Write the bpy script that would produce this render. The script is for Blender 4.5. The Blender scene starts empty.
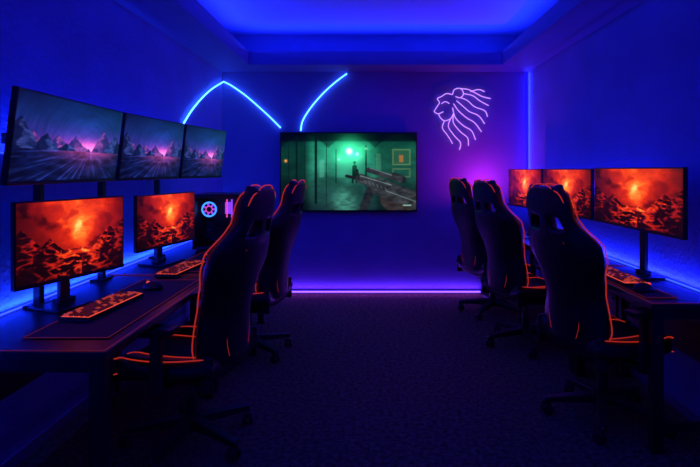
import bpy, bmesh, math, random
import numpy as np
from mathutils import Vector, Matrix, Euler
random.seed(4)
S=bpy.context.scene
C=S.collection
S.view_settings.view_transform='Standard'
S.view_settings.look='None'
S.view_settings.exposure=0; S.view_settings.gamma=1

# ------------------------------------------------------------ materials
def mat(name,col,rough=.5,metal=0,emi=None,es=0,noise=None,bump=None,spec=.5,coat=0):
    m=bpy.data.materials.new(name); m.use_nodes=True
    nt=m.node_tree; b=nt.nodes['Principled BSDF']
    b.inputs['Base Color'].default_value=(*col,1)
    b.inputs['Roughness'].default_value=rough
    b.inputs['Metallic'].default_value=metal
    b.inputs['Specular IOR Level'].default_value=spec
    b.inputs['Coat Weight'].default_value=coat
    if emi:
        b.inputs['Emission Color'].default_value=(*emi,1); b.inputs['Emission Strength'].default_value=es
    tc=nt.nodes.new('ShaderNodeTexCoord')
    if noise:
        sc,amt=noise
        n=nt.nodes.new('ShaderNodeTexNoise'); n.inputs['Scale'].default_value=sc; n.inputs['Detail'].default_value=5
        nt.links.new(tc.outputs['Object'],n.inputs['Vector'])
        r=nt.nodes.new('ShaderNodeValToRGB')
        r.color_ramp.elements[0].position=.3; r.color_ramp.elements[1].position=.7
        r.color_ramp.elements[0].color=(*[c*(1-amt) for c in col],1)
        r.color_ramp.elements[1].color=(*[min(1,c*(1+amt)) for c in col],1)
        nt.links.new(n.outputs['Fac'],r.inputs['Fac']); nt.links.new(r.outputs['Color'],b.inputs['Base Color'])
    if bump:
        sc,st,dist=bump
        n=nt.nodes.new('ShaderNodeTexNoise'); n.inputs['Scale'].default_value=sc; n.inputs['Detail'].default_value=6
        nt.links.new(tc.outputs['Object'],n.inputs['Vector'])
        bp=nt.nodes.new('ShaderNodeBump'); bp.inputs['Strength'].default_value=st; bp.inputs['Distance'].default_value=dist
        nt.links.new(n.outputs['Fac'],bp.inputs['Height']); nt.links.new(bp.outputs['Normal'],b.inputs['Normal'])
    return m
M_wall=mat('plaster_wall',(.18,.24,.66),.75,noise=(3,.08),bump=(40,.6,.011),spec=.3)
M_wallb=mat('plaster_wall_smooth',(.22,.20,.48),.8,noise=(2.5,.08),bump=(40,.3,.006),spec=.25)
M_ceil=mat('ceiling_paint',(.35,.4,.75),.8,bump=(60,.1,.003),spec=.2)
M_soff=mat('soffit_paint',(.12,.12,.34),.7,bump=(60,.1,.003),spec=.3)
M_floor=mat('carpet',(.23,.12,.075),.95,noise=(38,.7),bump=(160,1,.012),spec=.1)
M_base=mat('baseboard_paint',(.15,.14,.35),.5)
M_desk=mat('desk_carbon_top',(.018,.017,.02),.38,noise=(90,.5),bump=(220,.12,.002))
M_metal=mat('desk_frame_metal',(.02,.02,.024),.42,metal=.4,bump=(90,.05,.001))
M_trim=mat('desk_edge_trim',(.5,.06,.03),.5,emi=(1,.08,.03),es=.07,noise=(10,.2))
M_mat=mat('desk_mat_fabric',(.03,.02,.025),.8,bump=(300,.3,.002))
M_leather=mat('black_leatherette',(.010,.008,.011),.38,noise=(14,.3),bump=(120,.25,.003),spec=.45)
M_fabric=mat('chair_fabric_panel',(.018,.010,.013),.55,noise=(60,.4),bump=(150,.4,.003),spec=.4)
M_pipe=mat('orange_piping_selflit',(.7,.045,.022),.5,emi=(1,.05,.02),es=.33,noise=(20,.15))  # plain fabric piping; emission imitates the room light catching it
M_plast=mat('black_plastic',(.02,.02,.023),.4,noise=(20,.2))
M_chrome=mat('gas_lift_metal',(.25,.25,.28),.25,metal=1,noise=(8,.1))
M_bezel=mat('monitor_plastic',(.012,.012,.015),.35,noise=(20,.2))
M_key=mat('keycap',(.03,.018,.02),.5,emi=(1,.07,.03),es=.03,noise=(30,.2))
M_key2=mat('keycap_lit',(.06,.02,.02),.5,emi=(1,.09,.03),es=.35,noise=(30,.2))
M_kglow=mat('keyboard_backlight',(.3,.04,.02),.5,emi=(1,.085,.03),es=.9,noise=(30,.2))
def em(name,col,s):
    return mat(name,tuple(min(1,c*.8) for c in col),.4,emi=col,es=s,noise=(12,.05))
M_neonc=em('neon_cyan_tube',(.04,.17,1),8)
M_neonp=em('neon_pink_tube',(.62,.30,.95),1.25)
M_ledb=em('led_blue',(.02,.05,1),3)
M_ledv=em('led_violet',(.16,.05,1),4)
M_fanb=em('fan_ring_blue',(.04,.28,1),1.6)
M_fanp=em('fan_ring_purple',(.3,.06,1),1)
M_fanm=em('ram_magenta_led',(1,.08,.4),.8)

# ------------------------------------------------------------ mesh helpers
class MB:
    def __init__(s): s.bm=bmesh.new()
    def _fin(s,vs,mi,smooth=False):
        fs=set()
        for v in vs:
            for f in v.link_faces: fs.add(f)
        for f in fs: f.material_index=mi; f.smooth=smooth
    def box(s,c,size,mi=0,rot=None,taper=None):
        r=bmesh.ops.create_cube(s.bm,size=1); vs=r['verts']
        R=rot.to_matrix().to_4x4() if rot else Matrix()
        if taper:
            for v in vs:
                if v.co.z>0: v.co.x*=taper; v.co.y*=taper
        bmesh.ops.transform(s.bm,verts=vs,matrix=Matrix.Translation(Vector(c))@R@Matrix.Diagonal((*size,1)))
        s._fin(vs,mi); return vs
    def boxb(s,a,b,mi=0):
        return s.box([(a[i]+b[i])/2 for i in range(3)],[abs(b[i]-a[i]) for i in range(3)],mi)
    def cyl(s,p,q,r1,r2=None,mi=0,seg=20):
        p=Vector(p);q=Vector(q); r2=r1 if r2 is None else r2
        r=bmesh.ops.create_cone(s.bm,cap_ends=True,segments=seg,radius1=r1,radius2=r2,depth=(q-p).length)
        vs=r['verts']; z=(q-p).normalized()
        R=z.to_track_quat('Z','Y').to_matrix().to_4x4()
        bmesh.ops.transform(s.bm,verts=vs,matrix=Matrix.Translation((p+q)/2)@R)
        s._fin(vs,mi,True)
        for v in vs:
            for f in v.link_faces:
                if len(f.verts)>4: f.smooth=False
        return vs
    def beam(s,p,q,w0,h0,w1,h1,mi=0):
        p=Vector(p);q=Vector(q); d=(q-p).normalized(); side=d.cross(Vector((0,0,1))).normalized(); up=side.cross(d)
        vs=[]
        for pt,w,h in((p,w0,h0),(q,w1,h1)):
            for a,b in((-1,-1),(1,-1),(1,1),(-1,1)):
                vs.append(s.bm.verts.new(pt+side*a*w/2+up*b*h/2))
        fs=[(0,3,2,1),(4,5,6,7),(0,1,5,4),(1,2,6,5),(2,3,7,6),(3,0,4,7)]
        for f in fs:
            ff=s.bm.faces.new([vs[i] for i in f]); ff.material_index=mi
    def torus(s,c,R,r,axis='Y',mi=0,seg=32,rs=8):
        g=[]
        for i in range(seg):
            a=2*math.pi*i/seg; row=[]
            for j in range(rs):
                b=2*math.pi*j/rs
                x=(R+r*math.cos(b))*math.cos(a); z=(R+r*math.cos(b))*math.sin(a); y=r*math.sin(b)
                v=(x,y,z) if axis=='Y' else ((y,x,z) if axis=='X' else (x,z,y))
                row.append(s.bm.verts.new(Vector(c)+Vector(v)))
            g.append(row)
        for i in range(seg):
            for j in range(rs):
                f=s.bm.faces.new([g[i][j],g[(i+1)%seg][j],g[(i+1)%seg][(j+1)%rs],g[i][(j+1)%rs]]); f.material_index=mi; f.smooth=True
    def mesh(s,name,mats):
        bmesh.ops.recalc_face_normals(s.bm,faces=s.bm.faces)
        me=bpy.data.meshes.new(name); s.bm.to_mesh(me); s.bm.free()
        for m in mats: me.materials.append(m)
        return me
def obj(name,data,parent=None,bevel=0,seg=2,loc=None,rot=None):
    o=bpy.data.objects.new(name,data); C.objects.link(o)
    if parent: o.parent=parent
    if loc is not None: o.location=loc
    if rot is not None: o.rotation_euler=rot
    if bevel:
        b=o.modifiers.new('bevel','BEVEL'); b.width=bevel; b.segments=seg; b.limit_method='ANGLE'; b.angle_limit=math.radians(40)
    return o
def empty(name,loc=(0,0,0),rot=(0,0,0)):
    o=bpy.data.objects.new(name,None); C.objects.link(o); o.location=loc; o.rotation_euler=rot; o.empty_display_size=.1
    return o
def simple_box(name,a,b,m,bevel=0,parent=None):
    k=MB(); k.boxb(a,b); return obj(name,k.mesh(name,[m]),parent,bevel)
def catmull(P,n=8):
    P=[Vector(p) for p in P]
    if len(P)<3: return P
    Q=[P[0]*2-P[1]]+P+[P[-1]*2-P[-2]]; out=[]
    for i in range(1,len(Q)-2):
        for k in range(n):
            t=k/n; a,b,c,d=Q[i-1:i+3]
            out.append(.5*((2*b)+(c-a)*t+(2*a-5*b+4*c-d)*t*t+(3*b-a-3*c+d)*t**3))
    out.append(P[-1]); return out
def tube(name,strokes,r,m,parent=None,cyc=False,smooth=True):
    cu=bpy.data.curves.new(name,'CURVE'); cu.dimensions='3D'; cu.bevel_depth=r; cu.bevel_resolution=3; cu.use_fill_caps=True
    for st in strokes:
        if smooth: st=catmull(st)
        sp=cu.splines.new('POLY')
        sp.points.add(len(st)-1)
        for p,bp in zip(st,sp.points): bp.co=(*p,1)
        sp.use_cyclic_u=cyc
    cu.materials.append(m)
    return obj(name,cu,parent)
def area(name,loc,sx,sy,direction,col,power,parent=None):
    l=bpy.data.lights.new(name,'AREA'); l.shape='RECTANGLE'; l.size=sx; l.size_y=sy; l.color=col; l.energy=power
    o=bpy.data.objects.new(name,l); C.objects.link(o); o.location=loc
    z=-Vector(direction[0]).normalized(); x=Vector(direction[1]).normalized(); y=z.cross(x).normalized(); x=y.cross(z)
    Mx=Matrix((x,y,z)).transposed(); o.rotation_euler=Mx.to_euler()
    if parent: o.parent=parent
    return o

# ------------------------------------------------------------ room
XL,XR,YB,YF=-1.684,1.80,5.69,-1.3
ZS,ZT,ZC=2.515,2.655,2.93
simple_box('floor',(XL-.1,YF-.1,-.1),(XR+.1,YB+.1,0),M_floor)
simple_box('ceiling',(XL-.1,YF-.1,ZC),(XR+.1,YB+.1,ZC+.1),M_ceil)
simple_box('wall_left',(XL-.1,YF,0),(XL,YB,ZC),M_wall)
simple_box('wall_right',(XR,YF,0),(XR+.1,YB,ZC),M_wall)
simple_box('wall_back',(XL-.1,YB,0),(XR+.1,YB+.1,ZC),M_wallb)
simple_box('wall_front',(XL-.1,YF-.1,0),(XR+.1,YF,ZC),M_wallb)
IL,IR,IB,IF=XL+.40,XR-.40,YB-.40,YF+.4
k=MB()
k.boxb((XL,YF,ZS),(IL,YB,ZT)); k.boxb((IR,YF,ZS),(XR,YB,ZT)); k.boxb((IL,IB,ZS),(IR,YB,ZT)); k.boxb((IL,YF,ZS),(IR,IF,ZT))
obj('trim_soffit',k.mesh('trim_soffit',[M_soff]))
simple_box('baseboard_back',(XL,YB-.015,0),(XR,YB,.035),M_base,.003)
simple_box('baseboard_left',(XL,YF,0),(XL+.012,YB-.016,.06),M_base,.003)
simple_box('baseboard_right',(XR-.012,YF,0),(XR,YB-.016,.06),M_base,.003)

# cove LED strips lying on the soffit ledge
BLUE=(.012,.035,1)
k=MB(); o_=.12
k.boxb((IL-o_-.006,IF,ZT+.001),(IL-o_+.006,IB,ZT+.006)); k.boxb((IR+o_-.006,IF,ZT+.001),(IR+o_+.006,IB,ZT+.006))
k.boxb((IL,IB+o_-.006,ZT+.001),(IR,IB+o_+.006,ZT+.006)); k.boxb((IL,IF-o_-.006,ZT+.001),(IR,IF-o_+.006,ZT+.006))
cove=obj('cove_led_strip',k.mesh('cove_led_strip',[M_ledb]))
L=IB-IF; ym=(IB+IF)/2; xm=(IL+IR)/2
area('cove_light_1',(IL-o_,ym,ZT+.012),L,.02,((1,0,1),(0,1,0)),BLUE,40,cove)
area('cove_light_2',(IR+o_,ym,ZT+.012),L,.02,((-1,0,1),(0,1,0)),BLUE,40,cove)
area('cove_light_3',(xm,IB+o_,ZT+.012),IR-IL,.02,((0,-1,1),(1,0,0)),BLUE,17,cove)
area('cove_light_4',(xm,IF-o_,ZT+.012),IR-IL,.02,((0,1,1),(1,0,0)),BLUE,10,cove)

# back floor strip
k=MB(); k.boxb((-1.05,YB-.032,.012),(1.25,YB-.017,.028)); fl=obj('floor_led_strip',k.mesh('floor_led_strip',[M_ledv]))
area('floor_strip_light',(.1,YB-.036,.05),2.3,.015,((0,.25,1),(1,0,0)),(.16,.03,1),4,fl)
area('floor_strip_light_out',(.1,YB-.05,.04),2.3,.015,((0,-1,.05),(1,0,0)),(.3,.06,1),2.5,fl)

# ------------------------------------------------------------ screen pictures as colour attributes (computed procedurally)
def vnoise(x,y,seed):
    xi=np.floor(x).astype(int); yi=np.floor(y).astype(int); xf=x-xi; yf=y-yi
    def h(a,b):
        n=np.sin(a*127.1+b*311.7+seed*74.7)*43758.5453; return n-np.floor(n)
    u=xf*xf*(3-2*xf); v=yf*yf*(3-2*yf)
    return (h(xi,yi)*(1-u)+h(xi+1,yi)*u)*(1-v)+(h(xi,yi+1)*(1-u)+h(xi+1,yi+1)*u)*v
def fbm(x,y,seed,o=5):
    t=0;a=.5;n=0
    for i in range(o):
        t=t+a*vnoise(x*2**i+i*3.7,y*2**i+i*1.3,seed+i*13); n+=a; a*=.5
    return t/n
def ridged(x,y,seed,o=5):
    t=0;a=.5;n=0
    for i in range(o):
        t=t+a*(1-np.abs(2*vnoise(x*2**i+i*3.7,y*2**i+i*1.3,seed+i*13)-1))**1.6; n+=a; a*=.5
    return t/n
def ramp(h,stops):
    xs=[s[0] for s in stops]
    return np.stack([np.interp(h,xs,[s[1][c] for s in stops]) for c in range(3)],-1)
def lerp(a,b,t): return a+(b-a)*t[...,None]
def smooth(e0,e1,x):
    t=np.clip((x-e0)/(e1-e0),0,1); return t*t*(3-2*t)
def ridgeline(U,sc,sd,peaks,base):
    r=base+0*U
    for (x,h,w) in peaks: r=np.maximum(r,base+h*(1-np.abs(U-x)/w)+0*U)
    return r+.07*(fbm(U*sc,U*0+sd,sd)-.5)+.03*(fbm(U*sc*4,U*0,sd+2)-.5)
def peakshade(U,V,peaks,sd):
    s=0*U; best=-9+0*U
    jag=.05*(fbm(V*14,U*3,sd)-.5)*2
    for (x,h,w) in peaks:
        hh=h*(1-np.abs(U-x)/w); side=smooth(-.012,.012,U-x+jag); s=np.where(hh>best,side,s); best=np.maximum(best,hh)
    return s
def lavapic(U,V,seed=0):
    w=fbm(U*3.2,V*3.2,3+seed)-.5; w2=fbm(U*4+9,V*4,17+seed)-.5; w3=fbm(U*12,V*12,71)-.5
    wu=U+.30*w+.07*w3; wv=V+.26*w2+.07*w3
    # smoky red sky with a bright eruption column fanning upward
    col=np.exp(-((wu-.55-.05*np.sin(V*6))/(.055+.26*smooth(.50,1.0,V)))**2)*smooth(.30,.46,V)
    core=np.exp(-(((wu-.56)/.10)**2+((wv-.62)/.20)**2))
    glow=np.exp(-(((U-.56)/.40)**2+((V-.62)/.42)**2))
    billow=ridged(wu*5,wv*6,31+seed); fine=fbm(wu*14,wv*16,37)
    heat=.10+.20*glow+.17*glow*(billow-.4)*1.6+.34*col*(.35+1.0*billow*fine*1.6)+.42*core*(.6+.7*fine)
    heat=heat*(1-.45*smooth(.55,.72,fbm(wu*4+3,wv*5,91))*(1-core))
    lay=[(.34,[(.04,.34,.22),(.27,.20,.14),(.84,.26,.18),(1.0,.34,.2)],9,.16,5,.34),
         (.22,[(.0,.24,.22),(.22,.18,.20),(.76,.22,.17),(.97,.18,.2)],8,.10,8,.30),
         (.06,[(.14,.22,.24),(.48,.13,.22),(.86,.24,.24)],7,.06,12,.22)]
    for base,pk,sc,dk,sd,li in lay:
        r=ridgeline(U,sc,sd,pk,base); ins=smooth(0,.007,r-V)
        sh=peakshade(U,V,pk,sd); toward=np.where(U<.56,sh,1-sh)
        fac=ridged(U*10+V*9,V*15-U*5,sd+40)
        lit=np.exp(-((U-.56)/.34)**2)
        hh=.03+(dk*.6+li*toward*(.25+lit))*smooth(.35,.85,fac)
        vein=np.exp(-(np.abs(fbm(U*4+sd,V*8+.6*w,sd+60)-.5)/.010)**2)*lit
        hh=hh+.42*vein*(V<r-.03)
        heat=heat*(1-ins)+hh*ins
    lake=np.exp(-(((U-.55)/.13)**2+((V-.31)/.04)**2)); heat=heat+.42*lake*(.4+fine)
    st=[(0,(.03,.015,.03)),(.08,(.13,.03,.045)),(.20,(.44,.06,.055)),(.34,(.76,.12,.06)),(.52,(.96,.24,.08)),(.75,(1,.46,.15)),(1,(1,.78,.38))]
    return ramp(np.clip(heat,0,1),st)**1.9
def synthpic(U,V,seed=0):
    hz=.38; cx=.66
    t=np.clip((V-hz)/(1-hz),0,1)
    sky=ramp(t,[(0,(.50,.16,.58)),(.12,(.30,.14,.60)),(.30,(.16,.16,.58)),(.6,(.07,.15,.46)),(1,(.03,.10,.32))])
    ang=np.arctan2((V-hz)*.56,U-cx); rad=np.sqrt((U-cx)**2+((V-hz)*.56)**2)
    arc=vnoise(rad*50,ang*2.5,5)*.5+vnoise(rad*110,ang*6,6)*.5
    sky=sky*(.78+.36*arc)[...,None]*(.75+.5*fbm(U*4,V*4,8))[...,None]
    g=np.exp(-(((U-cx)/.16)**2+((V-hz-.03)/.08)**2)); g2=np.exp(-(((U-cx)/.30)**2+((V-hz-.03)/.14)**2))
    sky=sky+g[...,None]*np.array([.75,.30,.20])+g2[...,None]*np.array([.38,.06,.16])
    c=sky
    for base,pk,sc,col,hi,sd in((hz+.03,[(.12,.17,.12),(.34,.14,.1),(.50,.15,.09),(.80,.26,.12),(.95,.16,.1)],12,(.10,.10,.36),(.56,.24,.60),2),
                                (hz-.03,[(.04,.38,.18),(.24,.22,.13),(.42,.13,.1),(.94,.30,.15)],10,(.03,.06,.20),(.20,.26,.62),6)):
        r=ridgeline(U,sc,sd,pk,base); ins=smooth(0,.008,r-V)*(V>hz-.05)
        sh=peakshade(U,V,pk,sd); tw=np.where(U<cx,sh,1-sh)
        fac=ridged(U*11+V*8,V*16-U*6,sd+3)
        mc=np.array(col)+(np.array(hi)-np.array(col))*(np.clip((.15+.85*tw)*(fac*1.5-.25),0,1))[...,None]
        c=lerp(c,mc,ins)
    below=smooth(0,.006,hz-.01-V)
    a2=np.arctan2(hz+.02-V,(U-cx)*1.1); st=vnoise(a2*26,rad*3,15)*.6+vnoise(a2*70,rad*6,16)*.4
    d=np.clip(hz-V,0,1); fog=np.exp(-d*9)*np.exp(-((U-cx)/.28)**2)
    gc=np.array([.04,.08,.28])*(.5+.6*fbm(U*9,V*16,21))[...,None]+(smooth(.5,.85,st))[...,None]*np.array([.12,.17,.50])*.7+fog[...,None]*np.array([.8,.18,.34])*.85
    gc=gc*(.45+.9*ridged(U*7,V*13,23))[...,None]
    c=lerp(c,gc,below)
    vg=np.exp(-(((U-.55)/.95)**2+((V-.5)/1.0)**2))
    return np.clip(c*vg[...,None],0,1)**1.8
def seg_mask(U,V,a,b,w,asp=1.78):
    ax,ay=a[0]*asp,a[1];bx,by=b[0]*asp,b[1]; px,py=U*asp,V
    dx,dy=bx-ax,by-ay; t=np.clip(((px-ax)*dx+(py-ay)*dy)/(dx*dx+dy*dy),0,1)
    d=np.sqrt((px-ax-t*dx)**2+(py-ay-t*dy)**2); return smooth(w,w*.8,d)
def gamepic(U,V,seed=0):
    n=fbm(U*6,V*5,4); n2=fbm(U*24,V*30,11); n3=ridged(U*5,V*9,19)
    c=ramp(V,[(0,(.04,.09,.09)),(.3,(.07,.20,.17)),(.55,(.09,.36,.27)),(.8,(.07,.34,.24)),(1,(.02,.15,.11))])*(.34+.75*n+.3*n2+.3*n3)[...,None]
    rect=lambda a,b,c_,d,s=.008: smooth(0,s,U-a)*smooth(0,s,b-U)*smooth(0,s,V-c_)*smooth(0,s,d-V)
    K=lambda r,g,b: np.array([r,g,b])+0*c
    c=lerp(c,K(.02,.09,.06),smooth(0,.02,V-.80-.18*np.abs(np.sin(U*9)))*.6)
    c=lerp(c,c*.4,smooth(.0,.03,V-.88))
    c=lerp(c,c*.35,smooth(.24,.16,U))
    for x,w_ in((.05,.014),(.105,.02),(.17,.012),(.245,.026),(.33,.012)):
        c=lerp(c,K(.015,.055,.045),rect(x,x+w_,.08,.97)*.95); c=lerp(c,K(.12,.36,.28),rect(x+w_,x+w_+.006,.10,.95)*.6)
    c=lerp(c,K(.30,.70,.56),rect(.28,.325,.42,.66)*.30)
    c=lerp(c,K(.12,.42,.32)*(.5+.8*n)[...,None],rect(.40,.62,.42,.72)*.8)
    c=lerp(c,K(.02,.08,.06),rect(.40,.415,.35,.80)); c=lerp(c,K(.02,.08,.06),rect(.62,.64,.3,.85))
    m=seg_mask(U,V,(.545,.56),(.545,.44),.035); c=lerp(c,K(.02,.07,.06),m); m=seg_mask(U,V,(.545,.62),(.545,.615),.02); c=lerp(c,K(.02,.07,.06),m)
    m=seg_mask(U,V,(.535,.45),(.530,.36),.013); c=lerp(c,K(.02,.07,.06),m); m=seg_mask(U,V,(.555,.45),(.56,.36),.013); c=lerp(c,K(.02,.07,.06),m)
    c=lerp(c,c*.5,smooth(.68,.74,U)*.8)
    c=lerp(c,K(.36,.44,.24),(rect(.82,.965,.58,.80)-rect(.832,.953,.60,.78))*.5)
    c=lerp(c,K(.10,.24,.16),rect(.832,.953,.60,.78)*(.5+.5*n2)); c=lerp(c,K(.60,.30,.12),rect(.87,.91,.62,.72)*.7)
    c=lerp(c,K(.32,.38,.22),(rect(.82,.965,.42,.55)-rect(.832,.953,.44,.53))*.45)
    c=lerp(c,K(.30,.60,.42),rect(.70,.745,.50,.74)*.25)
    for x,y,s,k in((.505,.765,.035,1.4),(.565,.73,.018,.7),(.63,.80,.014,.4),(.43,.66,.014,.35)):
        g=np.exp(-(((U-x)*1.78)**2+(V-y)**2)/s**2); g2=np.exp(-(((U-x)*1.78)**2+(V-y)**2)/(s*5)**2)
        c=c+(g[...,None]*np.array([.8,1,.8])+g2[...,None]*np.array([.08,.42,.24]))*k
    c=c+(np.exp(-(((U-.035)*1.78)**2+(V-.64)**2)/.018**2))[...,None]*np.array([1,.4,.1])
    c=c+(np.exp(-((U-.47)/.09)**2)*smooth(.36,.12,V)*n2)[...,None]*np.array([.18,.42,.34])
    dk=np.array([.025,.035,.04]); 
    def part(a,b,w,col,k=.25,t=1): 
        nonlocal c
        m=seg_mask(U,V,a,b,w); c=lerp(c,np.array(col)+(n2*k)[...,None],m*t)
    part((.66,.26),(.61,.00),.060,dk,.10)
    part((.80,.14),(.92,-.06),.13,(.07,.055,.05),.10)
    part((.485,.445),(.64,.375),.022,dk,.10)
    part((.59,.41),(.80,.28),.070,dk,.18)
    part((.72,.31),(1.0,.12),.125,dk,.18)
    part((.65,.52),(.84,.42),.038,dk,.16)
    part((.83,.44),(.90,.40),.055,dk,.16)
    part((.565,.52),(.575,.41),.016,dk,.08)
    part((.59,.445),(.82,.325),.006,(.26,.38,.37),.15,.7)
    part((.66,.545),(.82,.455),.006,(.24,.34,.34),.15,.7)
    part((.78,.25),(1.0,.11),.007,(.24,.30,.29),.12,.7)
    for i in range(6): part((.62+.03*i,.385-.018*i),(.63+.03*i,.35-.018*i),.006,(.16,.22,.22),.1,.8)
    c=lerp(c,K(.5,.7,.6),rect(.90,.97,.05,.075)*.7); c=lerp(c,K(.4,.6,.5),rect(.03,.10,.05,.07)*.5)
    return np.clip(c,0,1)**1.75
def screen_mesh(name,fn,w,h,nx,strength,seed=0):
    ny=int(nx*h/w)
    us=np.linspace(0,1,nx+1); vs=np.linspace(0,1,ny+1); U,V=np.meshgrid(us,vs)
    col=fn(U,V,seed).reshape(-1,3)
    co=np.stack([(U-.5)*w,U*0,(V-.5)*h],-1).reshape(-1,3)
    idx=np.arange((nx+1)*(ny+1)).reshape(ny+1,nx+1)
    f=np.stack([idx[:-1,:-1],idx[:-1,1:],idx[1:,1:],idx[1:,:-1]],-1).reshape(-1,4)
    me=bpy.data.meshes.new(name); me.from_pydata(co.tolist(),[],f.tolist())
    a=me.color_attributes.new('pic','FLOAT_COLOR','POINT')
    a.data.foreach_set('color',np.concatenate([col,np.ones((len(col),1))],1).astype(np.float32).ravel())
    m=bpy.data.materials.new(name+'_display'); m.use_nodes=True; nt=m.node_tree; b=nt.nodes['Principled BSDF']
    at=nt.nodes.new('ShaderNodeAttribute'); at.attribute_name='pic'
    nt.links.new(at.outputs['Color'],b.inputs['Emission Color']); b.inputs['Emission Strength'].default_value=strength
    b.inputs['Base Color'].default_value=(.01,.01,.01,1); b.inputs['Roughness'].default_value=.3; b.inputs['Specular IOR Level'].default_value=.2
    me.materials.append(m); return me

# ------------------------------------------------------------ monitors
DESK=.74
def monitor(p0,p1,z0,z1,kind,stand=True,tilt=0,seed=0):
    p0=Vector(p0);p1=Vector(p1); w=(p1-p0).length-.012; h=z1-z0; c=(p0+p1)/2; ang=math.atan2((p1-p0).y,(p1-p0).x)
    root=empty('computer_monitor',(c.x,c.y,(z0+z1)/2),(0,0,ang))
    k=MB()
    k.box((0,.011,0),(w,.022,h),0)
    k.box((0,.033,-.01),(w*.62,.03,h*.62),0)
    k.box((0,-.002,-h/2+.008),(w,.006,.016),0)
    t=obj('housing',k.mesh('monitor_housing',[M_bezel]),root,.004); t.rotation_euler=(tilt,0,0)
    fn={'lava':lavapic,'synth':synthpic}[kind]
    s=obj('screen',screen_mesh('screen_'+kind,fn,w-.016,h-.026,260,{'lava':1.15,'synth':1.15}[kind],seed),root)
    s.rotation_euler=(tilt,0,0); off=Vector((0,-.0022,.005)); off.rotate(Euler((tilt,0,0))); s.location=off
    zb=DESK-(z0+z1)/2+.001
    k=MB()
    if stand:
        k.box((0,.075,(zb+.02)/2+.02),(.055,.025,-zb))
        k.box((0,.056,0),(.10,.03,.10))
        k.box((0,.05,zb+.006),(.26,.20,.012))
        k.box((0,.072,zb+.02),(.09,.05,.03))
        obj('stand',k.mesh('monitor_stand',[M_bezel]),root,.004)
    else:
        k.box((0,.055,0),(.11,.02,.11)); k.box((0,.095,0),(.04,.08,.04)); 
        obj('vesa_arm',k.mesh('monitor_arm',[M_metal]),root,.003)
    return root
monitor((-1.53,2.14),(-1.335,2.72),.875,1.262,'lava')
monitor((-1.50,3.20),(-1.35,3.86),.865,1.235,'lava',seed=0)
tl=math.radians(7)
monitor((-1.425,1.98),(-1.445,2.885),1.335,1.735,'synth',False,tl)
monitor((-1.445,2.90),(-1.365,3.63),1.335,1.735,'synth',False,tl)
monitor((-1.365,3.645),(-1.25,4.29),1.335,1.735,'synth',False,tl)
monitor((1.465,5.30),(1.555,4.52),1.03,1.41,'lava')
monitor((1.555,4.50),(1.625,3.66),1.03,1.41,'lava')
monitor((1.625,3.63),(1.65,2.62),1.03,1.415,'lava')
k=MB()
for y in(2.43,3.0,3.78): 
    k.box((-1.61,y,(DESK+1.56)/2),(.035,.035,1.56-DESK)); k.box((-1.61,y,DESK+.008),(.08,.12,.014))
k.box((-1.61,3.2,1.54),(.03,2.0,.05))
obj('monitor_mount_rail',k.mesh('monitor_mount_rail',[M_metal]),None,.003)

# TV
def px(u,v,y=YB): return ((u-370)*y/500, 1.40+(170-v)*y/500)
x0,z1=px(281,132.5); x1,z0=px(416.5,211.5)
tv=empty('wall_television',((x0+x1)/2,YB,(z0+z1)/2))
k=MB(); W=x1-x0;H=z1-z0
k.box((0,-.05,0),(W,.03,H)); k.box((0,-.02,0),(W*.5,.04,H*.5)); k.box((0,-.067,-H/2+.008),(W,.006,.016))
obj('housing',k.mesh('tv_housing',[M_bezel]),tv,.004)
obj('screen',screen_mesh('screen_game',gamepic,W-.025,H-.035,420,1.35),tv,loc=(0,-.0665,.004))

# ------------------------------------------------------------ desks
def desk(xa,xb,ya,yb,front):
    root=empty('gaming_desk',((xa+xb)/2,(ya+yb)/2,0))
    cx,cy=(xa+xb)/2,(ya+yb)/2
    w=abs(xb-xa); l=yb-ya; sgn=1 if front>cx else -1
    k=MB(); k.box((0,0,DESK-.014),(w,l,.028),0)
    obj('top',k.mesh('desk_top',[M_desk]),root,.004)
    k=MB()
    k.box((sgn*(w/2-.012),0,DESK+.0008),(.005,l-.03,.0016),0)
    for e in(-1,1): k.box((0,e*(l/2-.015),DESK+.0008),(w-.03,.004,.0016),0)
    obj('edge_trim',k.mesh('desk_trim',[M_trim]),root)
    k=MB()
    for sy in(-1,1):
        for sx in(-1,1):
            k.box((sx*(w/2-.04),sy*(l/2-.035),(DESK-.03)/2),(.055,.05,DESK-.03))
            k.box((sx*(w/2-.04),sy*(l/2-.035),.008),(.07,.065,.016))
        k.box((0,sy*(l/2-.035),DESK-.055),(w-.1,.04,.05)); k.box((0,sy*(l/2-.035),.12),(w-.1,.03,.04))
    k.box((-sgn*(w/2-.04),0,.52),(.02,l-.1,.25)); k.box((sgn*(w/2-.06),0,DESK-.048),(.03,l-.1,.04))
    obj('frame',k.mesh('desk_frame',[M_metal]),root,.003)
    return root
desk(-1.655,-.957,1.81,3.13,-.957); desk(-1.655,-.957,3.14,4.62,-.957)
desk(1.385,1.77,2.46,3.44,1.385); desk(1.385,1.77,3.45,5.35,1.385)
def dmat(x0,x1,y0,y1):
    root=MB(); root.boxb((x0,y0,DESK+.002),(x1,y1,DESK+.005),0)
    m=.004
    for a,b in(((x0,y0),(x1,y0+m)),((x0,y1-m),(x1,y1)),((x0,y0),(x0+m,y1)),((x1-m,y0),(x1,y1))):
        root.boxb((a[0],a[1],DESK+.0045),(b[0],b[1],DESK+.0062),1)
    obj('desk_mat',root.mesh('desk_mat',[M_mat,M_trim]))
dmat(-1.355,-1.02,1.95,2.98); dmat(-1.33,-1.02,3.22,3.98)
dmat(1.41,1.575,2.56,3.38); dmat(1.41,1.55,3.55,4.35)

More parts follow.
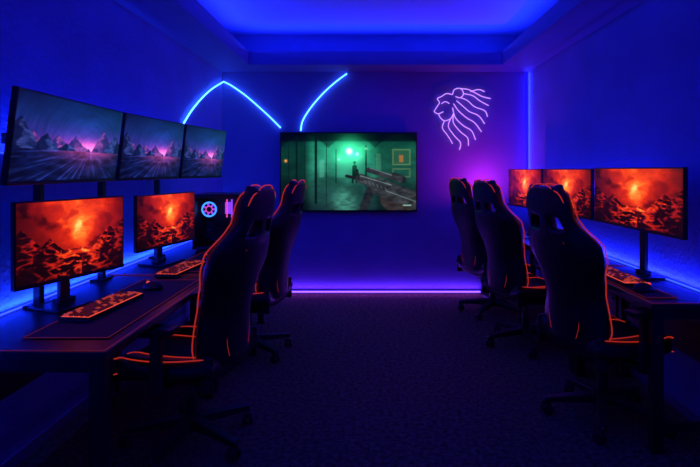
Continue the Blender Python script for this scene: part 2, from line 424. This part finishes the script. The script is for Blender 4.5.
def keyboard_mesh():
    k=MB(); k.box((0,0,.009),(.44,.140,.018),0); k.box((0,.0,.0185),(.425,.128,.002),2)
    for r in range(5):
        y=.050-r*.0250
        x=-.211; n=0
        while x<.198:
            w=.0230
            if r==4 and n==3: w=.12
            elif r in(2,3) and n==0: w=.034
            k.box((x+w/2,y,.0235),(w-.006,.0175,.009),3 if random.random()<.3 else 1,taper=.80)
            x+=w+.0012; n+=1
    return k.mesh('keyboard',[M_plast,M_key,M_kglow,M_key2])
KM=keyboard_mesh()
def keyboard(x,y,rz): obj('keyboard',KM,None,loc=(x,y,DESK+.0070),rot=(0,0,rz))
keyboard(-1.255,2.37,math.radians(90-5)); keyboard(-1.225,3.26,math.radians(90-5))
keyboard(1.495,3.02,math.radians(-90)); keyboard(1.475,4.0,math.radians(-90)); 
def mouse(x,y,rz):
    bm=bmesh.new(); bmesh.ops.create_uvsphere(bm,u_segments=20,v_segments=12,radius=1)
    for v in bm.verts:
        v.co.x*=.033*(1-.12*v.co.y); v.co.y*=.060; z=v.co.z; v.co.z=max(z,-.15)*.038*(1-.25*(v.co.y/.058))+.008
    for f in bm.faces: f.smooth=True
    r=bmesh.ops.create_cone(bm,cap_ends=True,segments=14,radius1=.010,radius2=.010,depth=.007)
    bmesh.ops.transform(bm,verts=r['verts'],matrix=Matrix.Translation((0,.028,.035))@Matrix.Rotation(math.pi/2,4,'Y'))
    for v in r['verts']:
        for f in v.link_faces: f.material_index=1
    me=bpy.data.meshes.new('computer_mouse'); bm.to_mesh(me); bm.free(); me.materials.append(M_plast); me.materials.append(M_kglow)
    obj('computer_mouse',me,None,loc=(x,y,DESK+.0068),rot=(0,0,rz))
mouse(-1.19,2.74,math.radians(80)); mouse(-1.16,3.62,math.radians(80)); mouse(1.48,2.70,math.radians(-85)); mouse(1.47,3.66,math.radians(-85))

# ------------------------------------------------------------ PC tower
pc=empty('pc_tower',(-1.26,4.28,DESK+.001))
w,d,h=.38,.40,.45
k=MB()
for z in(.012,h-.012): k.box((0,0,z+.01),(w,d,.024))
k.box((-w/2+.01,0,h/2+.01),(.02,d,h)); k.box((0,d/2-.01,h/2+.01),(w,.02,h)); k.box((w/2-.006,0,h/2+.01),(.012,d,.06))
for sx in(-1,1): k.box((sx*(w/2-.008),-d/2+.008,h/2+.01),(.016,.016,h))
k.box((w/2-.008,d/2-.03,h/2+.01),(.016,.05,h))
for sx in(-1,1):
    for sy in(-1,1): k.box((sx*.15,sy*.15,.005),(.04,.04,.01))
obj('case',k.mesh('pc_case',[M_plast]),pc,.003)
k=MB(); k.box((0,.10,.23),(.34,.01,.40),0); k.box((-.02,.05,.12),(.24,.05,.08),0); k.box((-.02,-.0,.075),(.27,.12,.03),0)
for i in range(4): k.box((.01+i*.016,.06,.33),(.006,.03,.10),3)
for cx,cz,mi in((-.085,.33,1),(-.085,.16,4)):
    k.torus((cx,-.10,cz),.058,.007,'Y',mi); k.torus((cx,-.10,cz),.026,.004,'Y',2 if mi==1 else mi); k.cyl((cx,-.09,cz),(cx,-.11,cz),.018,mi=0)
    for a in range(7):
        t=a*2*math.pi/7; k.box((cx+.042*math.cos(t),-.095,cz+.042*math.sin(t)),(.034,.004,.016),3 if mi==1 else 0,Euler((0,-t,0)))
for cz in(.12,.24,.36):
    k.torus((w/2-.03,-.02,cz),.05,.006,'X',3); k.cyl((w/2-.035,-.02,cz),(w/2-.02,-.02,cz),.015,mi=0)
k.box((.07,-.12,.34),(.010,.01,.15),2); k.box((.11,-.12,.34),(.010,.01,.15),3)
obj('components',k.mesh('pc_components',[M_plast,M_fanb,M_fanm,M_fanp,M_metal]),pc)

# ------------------------------------------------------------ gaming chair meshes
def interp(t,pts): return float(np.interp(t,[p[0] for p in pts],[p[1] for p in pts]))
def sm_interp(t,pts):
    for a,b in zip(pts[:-1],pts[1:]):
        if t<=b[0]:
            q=(t-a[0])/(b[0]-a[0]); q=q*q*(3-2*q)*.5+q*.5; return a[1]+(b[1]-a[1])*q
    return pts[-1][1]
ZB0,ZB1=.45,1.32
WPR=[(0,.185),(.12,.215),(.32,.180),(.45,.205),(.57,.255),(.65,.252),(.755,.172),(.81,.152),(.88,.152),(.94,.142),(.98,.120),(1,.085)]
REC=math.tan(math.radians(10.5))
def back_pt(s,t,extra=0):
    w=sm_interp(t,WPR)+extra; z=ZB0+(ZB1-ZB0)*t
    bol=.085*abs(s)**2.4*interp(t,[(0,.7),(.3,1),(.64,1.05),(.8,.35),(1,.1)])
    lum=.03*math.sin(min(1,t/.6)*math.pi)
    y=-.21+bol+lum-(z-ZB0)*REC+.06*max(0,t-.75)
    dz=-.022*abs(s)**3*(1 if t>.9 else 0)*(t-.9)*10
    return Vector((s*w,y,z+dz))
def back_mesh():
    nr,nc=42,20; bm=bmesh.new(); g=[[bm.verts.new(back_pt(-1+2*j/nc,i/nr)) for j in range(nc+1)] for i in range(nr+1)]
    for i in range(nr):
        for j in range(nc):
            t=(i+.5)/nr; s=-1+2*(j+.5)/nc
            if .745<t<.82 and .22<abs(s)<.62: continue
            f=bm.faces.new((g[i][j],g[i][j+1],g[i+1][j+1],g[i+1][j])); f.smooth=True
            f.material_index=1 if (abs(s)<.5 and t<.70) else 0
    me=bpy.data.meshes.new('chair_backrest'); bm.to_mesh(me); bm.free()
    me.materials.append(M_leather); me.materials.append(M_fabric); return me
def seat_pt(s,t):
    w=.235+.025*math.sin(t*math.pi)-.04*max(0,t-.8)*5*.6
    y=-.25+.53*t; bol=.05*abs(s)**3*(1-.5*t); dip=-.012*math.sin(t*math.pi)
    z=.495+bol+dip-.05*max(0,t-.82)**2*25*.6
    return Vector((s*w,y,z))
def seat_mesh():
    nr,nc=20,16; bm=bmesh.new(); g=[[bm.verts.new(seat_pt(-1+2*j/nc,i/nr)) for j in range(nc+1)] for i in range(nr+1)]
    for i in range(nr):
        for j in range(nc):
            s=-1+2*(j+.5)/nc
            f=bm.faces.new((g[i][j],g[i][j+1],g[i+1][j+1],g[i+1][j])); f.smooth=True
            f.material_index=1 if abs(s)<.55 else 0
    me=bpy.data.meshes.new('chair_seat'); bm.to_mesh(me); bm.free()
    me.materials.append(M_leather); me.materials.append(M_fabric); return me
ME_back,ME_seat=back_mesh(),seat_mesh()
def curve_data(name,strokes,r,m,cyc):
    o=tube(name,strokes,r,m,None,False,False); cu=o.data
    for sp,c in zip(cu.splines,cyc): sp.use_cyclic_u=c
    bpy.data.objects.remove(o); return cu
T=.034
def off(p,dy): return Vector((p.x,p.y+dy,p.z))
outl=[back_pt(-1,t/40,.003) for t in range(1,41)]+[back_pt(-1+2*j/8,1,0)+Vector((0,0,.005)) for j in range(1,8)]+[back_pt(1,t/40,.003) for t in range(40,0,-1)]
outf=[off(p,.002) for p in outl]; outb=[off(p,-T*1.9) for p in outl]
inn=[]
for sg in(-1,1):
    inn.append([off(back_pt(sg*(.50+.14*math.sin(t/20*3.1)),.06+.60*t/20),-T*2-.002) for t in range(21)])
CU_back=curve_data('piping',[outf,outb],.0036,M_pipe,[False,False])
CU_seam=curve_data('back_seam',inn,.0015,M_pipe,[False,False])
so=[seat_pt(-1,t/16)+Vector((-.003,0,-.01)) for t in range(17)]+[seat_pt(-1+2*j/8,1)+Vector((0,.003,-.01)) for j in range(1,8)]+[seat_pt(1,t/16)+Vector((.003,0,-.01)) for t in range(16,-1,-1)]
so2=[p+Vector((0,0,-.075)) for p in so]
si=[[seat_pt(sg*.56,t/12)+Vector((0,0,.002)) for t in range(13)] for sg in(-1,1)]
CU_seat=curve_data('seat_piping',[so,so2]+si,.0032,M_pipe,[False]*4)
def pillow(name,w,h,d,c,tilt):
    bm=bmesh.new(); bmesh.ops.create_cube(bm,size=1); bmesh.ops.subdivide_edges(bm,edges=bm.edges,cuts=5,use_grid_fill=True)
    for v in bm.verts:
        x,y,z=v.co*2; r=(1-.5*abs(x)**3)*(1-.5*abs(z)**3)
        v.co=Vector((x*w/2*(1-.08*z*z),y*d/2*r,z*h/2*(1-.08*x*x)))
    for f in bm.faces: f.smooth=True
    bmesh.ops.transform(bm,verts=bm.verts,matrix=Matrix.Translation(c)@Matrix.Rotation(tilt,4,'X'))
    me=bpy.data.meshes.new(name); bm.to_mesh(me); bm.free(); me.materials.append(M_fabric); return me
ME_hp=pillow('head_pillow',.22,.11,.06,back_pt(0,.90)+Vector((0,.022,0)),math.radians(10))
ME_lp=pillow('lumbar_pillow',.31,.17,.09,back_pt(0,.26)+Vector((0,.045,0)),math.radians(10))
def mech_mesh():
    k=MB()
    k.box((0,0,.385),(.30,.34,.03),0); k.box((0,-.01,.355),(.16,.22,.05),0)
    k.cyl((0,0,.09),(0,0,.24),.030,mi=0); k.cyl((0,0,.22),(0,0,.36),.017,mi=1); 
    k.cyl((.08,0,.36),(.25,.02,.35),.006,mi=0); k.box((.26,.02,.35),(.05,.03,.014),0)
    for sx in(-1,1):
        k.box((sx*.235,-.225,.46),(.022,.06,.16),0); k.box((sx*.2,-.19,.395),(.09,.05,.02),0); k.cyl((sx*.222,-.225,.48),(sx*.255,-.225,.48),.035,mi=0)
    return k.mesh('chair_mechanism',[M_plast,M_chrome])
def arm_mesh():
    k=MB()
    for sx in(-1,1):
        k.box((sx*.22,-.01,.385),(.16,.07,.02)); k.box((sx*.30,-.01,.45),(.024,.065,.15)); k.box((sx*.30,-.01,.56),(.034,.05,.17))
        k.box((sx*.30,.0,.650),(.06,.12,.022)); k.box((sx*.295,.02,.672),(.085,.25,.028))
    return k.mesh('chair_armrests',[M_plast])
def base_mesh():
    k=MB(); k.cyl((0,0,.075),(0,0,.135),.052,.042,mi=0,seg=24)
    for i in range(5):
        a=math.radians(18+72*i); dx,dy=math.cos(a),math.sin(a); n=Vector((-dy,dx,0))
        k.beam((dx*.03,dy*.03,.115),(dx*.32,dy*.32,.085),.062,.05,.040,.028,0)
        c=Vector((dx*.32,dy*.32,0)); k.cyl(c+Vector((0,0,.05)),c+Vector((0,0,.09)),.010,mi=1)
        aa=a+.9*i+.6; fx,fy=math.cos(aa),math.sin(aa); ax=Vector((-fy,fx,0)); cc=c+Vector((fx*.015,fy*.015,.031))
        for sgn in(-1,1): k.cyl(cc+ax*sgn*.008,cc+ax*sgn*.026,.030,mi=0,seg=20)
        k.box(cc+Vector((0,0,.022)),(.05,.02,.022),0,Euler((0,0,aa)))
    return k.mesh('chair_base',[M_plast,M_chrome,M_pipe])
ME_mech,ME_arm,ME_base=mech_mesh(),arm_mesh(),base_mesh()
def chair(x,y,face_deg,spin=0):
    r=empty('gaming_chair',(x,y,0),(0,0,math.radians(face_deg)))
    b=obj('backrest',ME_back,r); m=b.modifiers.new('solid','SOLIDIFY'); m.thickness=T*2; m.offset=1; m.use_even_offset=False
    m=b.modifiers.new('sub','SUBSURF'); m.levels=1; m.render_levels=1
    s=obj('seat',ME_seat,r); m=s.modifiers.new('solid','SOLIDIFY'); m.thickness=.095; m.offset=-1; m.use_even_offset=False
    m=s.modifiers.new('sub','SUBSURF'); m.levels=1; m.render_levels=1
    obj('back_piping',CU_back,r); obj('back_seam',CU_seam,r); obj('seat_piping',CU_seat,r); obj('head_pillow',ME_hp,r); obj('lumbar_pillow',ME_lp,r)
    obj('mechanism',ME_mech,r,.004); obj('armrests',ME_arm,r,.006)
    q=obj('star_base',ME_base,r,.005); q.rotation_euler=(0,0,spin)
chair(-.92,2.57,78,.3); chair(-.92,3.82,80,.1)
chair(1.32,2.84,-72,.2); chair(1.25,4.02,-70,.5); chair(1.20,4.90,-70,.0)

# ------------------------------------------------------------ neon
def wb(u,v,d=.025): x,z=px(u,v); return (x,YB-d,z)
def wl(u,v,d=.025):
    y=500*(-XL)/(370-u); return (XL+d,min(y,YB-d),1.40+(170-v)*y/500)
pk=(XL+.025,YB-.025,px(222,82)[1])
sL=catmull([wl(181,123),wl(189,110.5),wl(199,98.5),wl(209.5,89),pk]); sR=catmull([pk,wb(232,86),wb(245,95),wb(258,106),wb(270,117),wb(281,128)])
tube('neon_arch_light',[sL+sR[1:]],.0085,M_neonc,smooth=False)
tube('neon_diagonal_light',[[wb(301,131),wb(303,121),wb(311,108),wb(323,94),wb(335,83),wb(347,74)]],.0085,M_neonc)
lion=[
 [(452,95),(446,94),(441,97),(437,99),(439,103),(436,108),(434,112),(438,114),(443,112)],
 [(438,114),(440,118),(444,121),(450,119),(453,114)],
 [(441,104),(445,102),(449,104)],
 [(452,95),(454,90),(460,89),(463,94),(460,98),(455,97)],
 [(460,89),(468,90),(476,94),(482,97),(490,99)],
 [(463,94),(472,96),(479,101),(488,106)],
 [(460,98),(467,101),(474,107),(484,111),(487,117)],
 [(456,101),(463,107),(469,112),(478,116),(484,124)],
 [(453,104),(458,111),(466,118),(474,123),(481,132)],
 [(452,108),(455,118),(463,126),(471,131),(475,140)],
 [(453,114),(453,123),(460,132),(467,138),(468,146)],
 [(450,119),(448,127),(454,136),(460,143),(459,150)],
 [(444,121),(442,128),(446,134),(450,140),(452,144)],
 [(470,92),(478,90),(484,92)],
]
tube('neon_lion_sign',[[wb(u,v,.03) for u,v in s] for s in lion],.0050,M_neonp)

# added magenta uplight and bracket, made up to tint the wall beside the lion
ul=empty('added_uplight',(1.28,YB,1.10))
k=MB(); k.box((0,-.01,0),(.06,.02,.08)); k.box((0,-.14,-.01),(.02,.26,.02)); k.cyl((0,-.28,-.03),(0,-.28,.02),.03,.035,); obj('added_fixture',k.mesh('added_uplight_fixture',[M_plast]),ul,.003)
area('uplight_lamp',(0,-.28,.03),.05,.05,((-.12,.55,1),(1,0,0)),(.9,.03,.7),4.5,ul)

def wash(name,x,ya,yb,z,sg,col,p,up=1):
    k=MB(); k.boxb((x-.006,ya,z-.006),(x+.006,yb,z)); o=obj(name,k.mesh(name,[M_ledb]))
    area(name+'_lamp',(x,(ya+yb)/2,z+.006 if up>0 else z-.010),yb-ya,.012,((sg*.35,0,up),(0,1,0)),col,p,o)
wash('desk_led_strip',XL+.022,1.2,5.5,DESK+.01,-1,(.012,.06,1),17)
wash('desk_led_strip',XR-.022,2.5,5.5,DESK+.01,1,(.02,.03,1),10)
wash('added_under_desk_wash',XL+.022,1.2,4.7,DESK-.05,-1,(.01,.03,1),1.2,-1)  # added strip, lifts the blue on the wall below the desk
wash('added_monitor_wash',XL+.05,2.1,4.4,1.48,-1,(.012,.03,1),9)  # added strip out of view behind the monitors, brightens the left wall
wash('added_monitor_wash',XR-.05,3.0,5.4,1.22,1,(.03,.02,1),6)  # likewise added behind the right monitors to raise the wall's blue
k=MB(); k.boxb((XR-.02,YB-.012,1.0),(XR-.004,YB-.002,2.5)); cl=obj('corner_led_strip',k.mesh('corner_led_strip',[em('led_corner',(.02,.03,1),.2)]))
area('corner_lamp',(XR-.025,YB-.02,1.75),1.5,.02,((1,-1.2,0),(0,0,1)),(.02,.03,1),6,cl)

w=bpy.data.worlds.new('night'); S.world=w; w.use_nodes=True
w.node_tree.nodes['Background'].inputs['Color'].default_value=(.01,.01,.05,1); w.node_tree.nodes['Background'].inputs['Strength'].default_value=.2

cam=bpy.data.cameras.new('camera'); co=bpy.data.objects.new('camera',cam); C.objects.link(co)
co.location=(0,0,1.40); co.rotation_euler=(math.radians(90),0,0)
cam.sensor_width=36; cam.lens=36*500/700; cam.shift_x=-20/700; cam.shift_y=-63.5/700; cam.clip_start=.05
S.camera=co
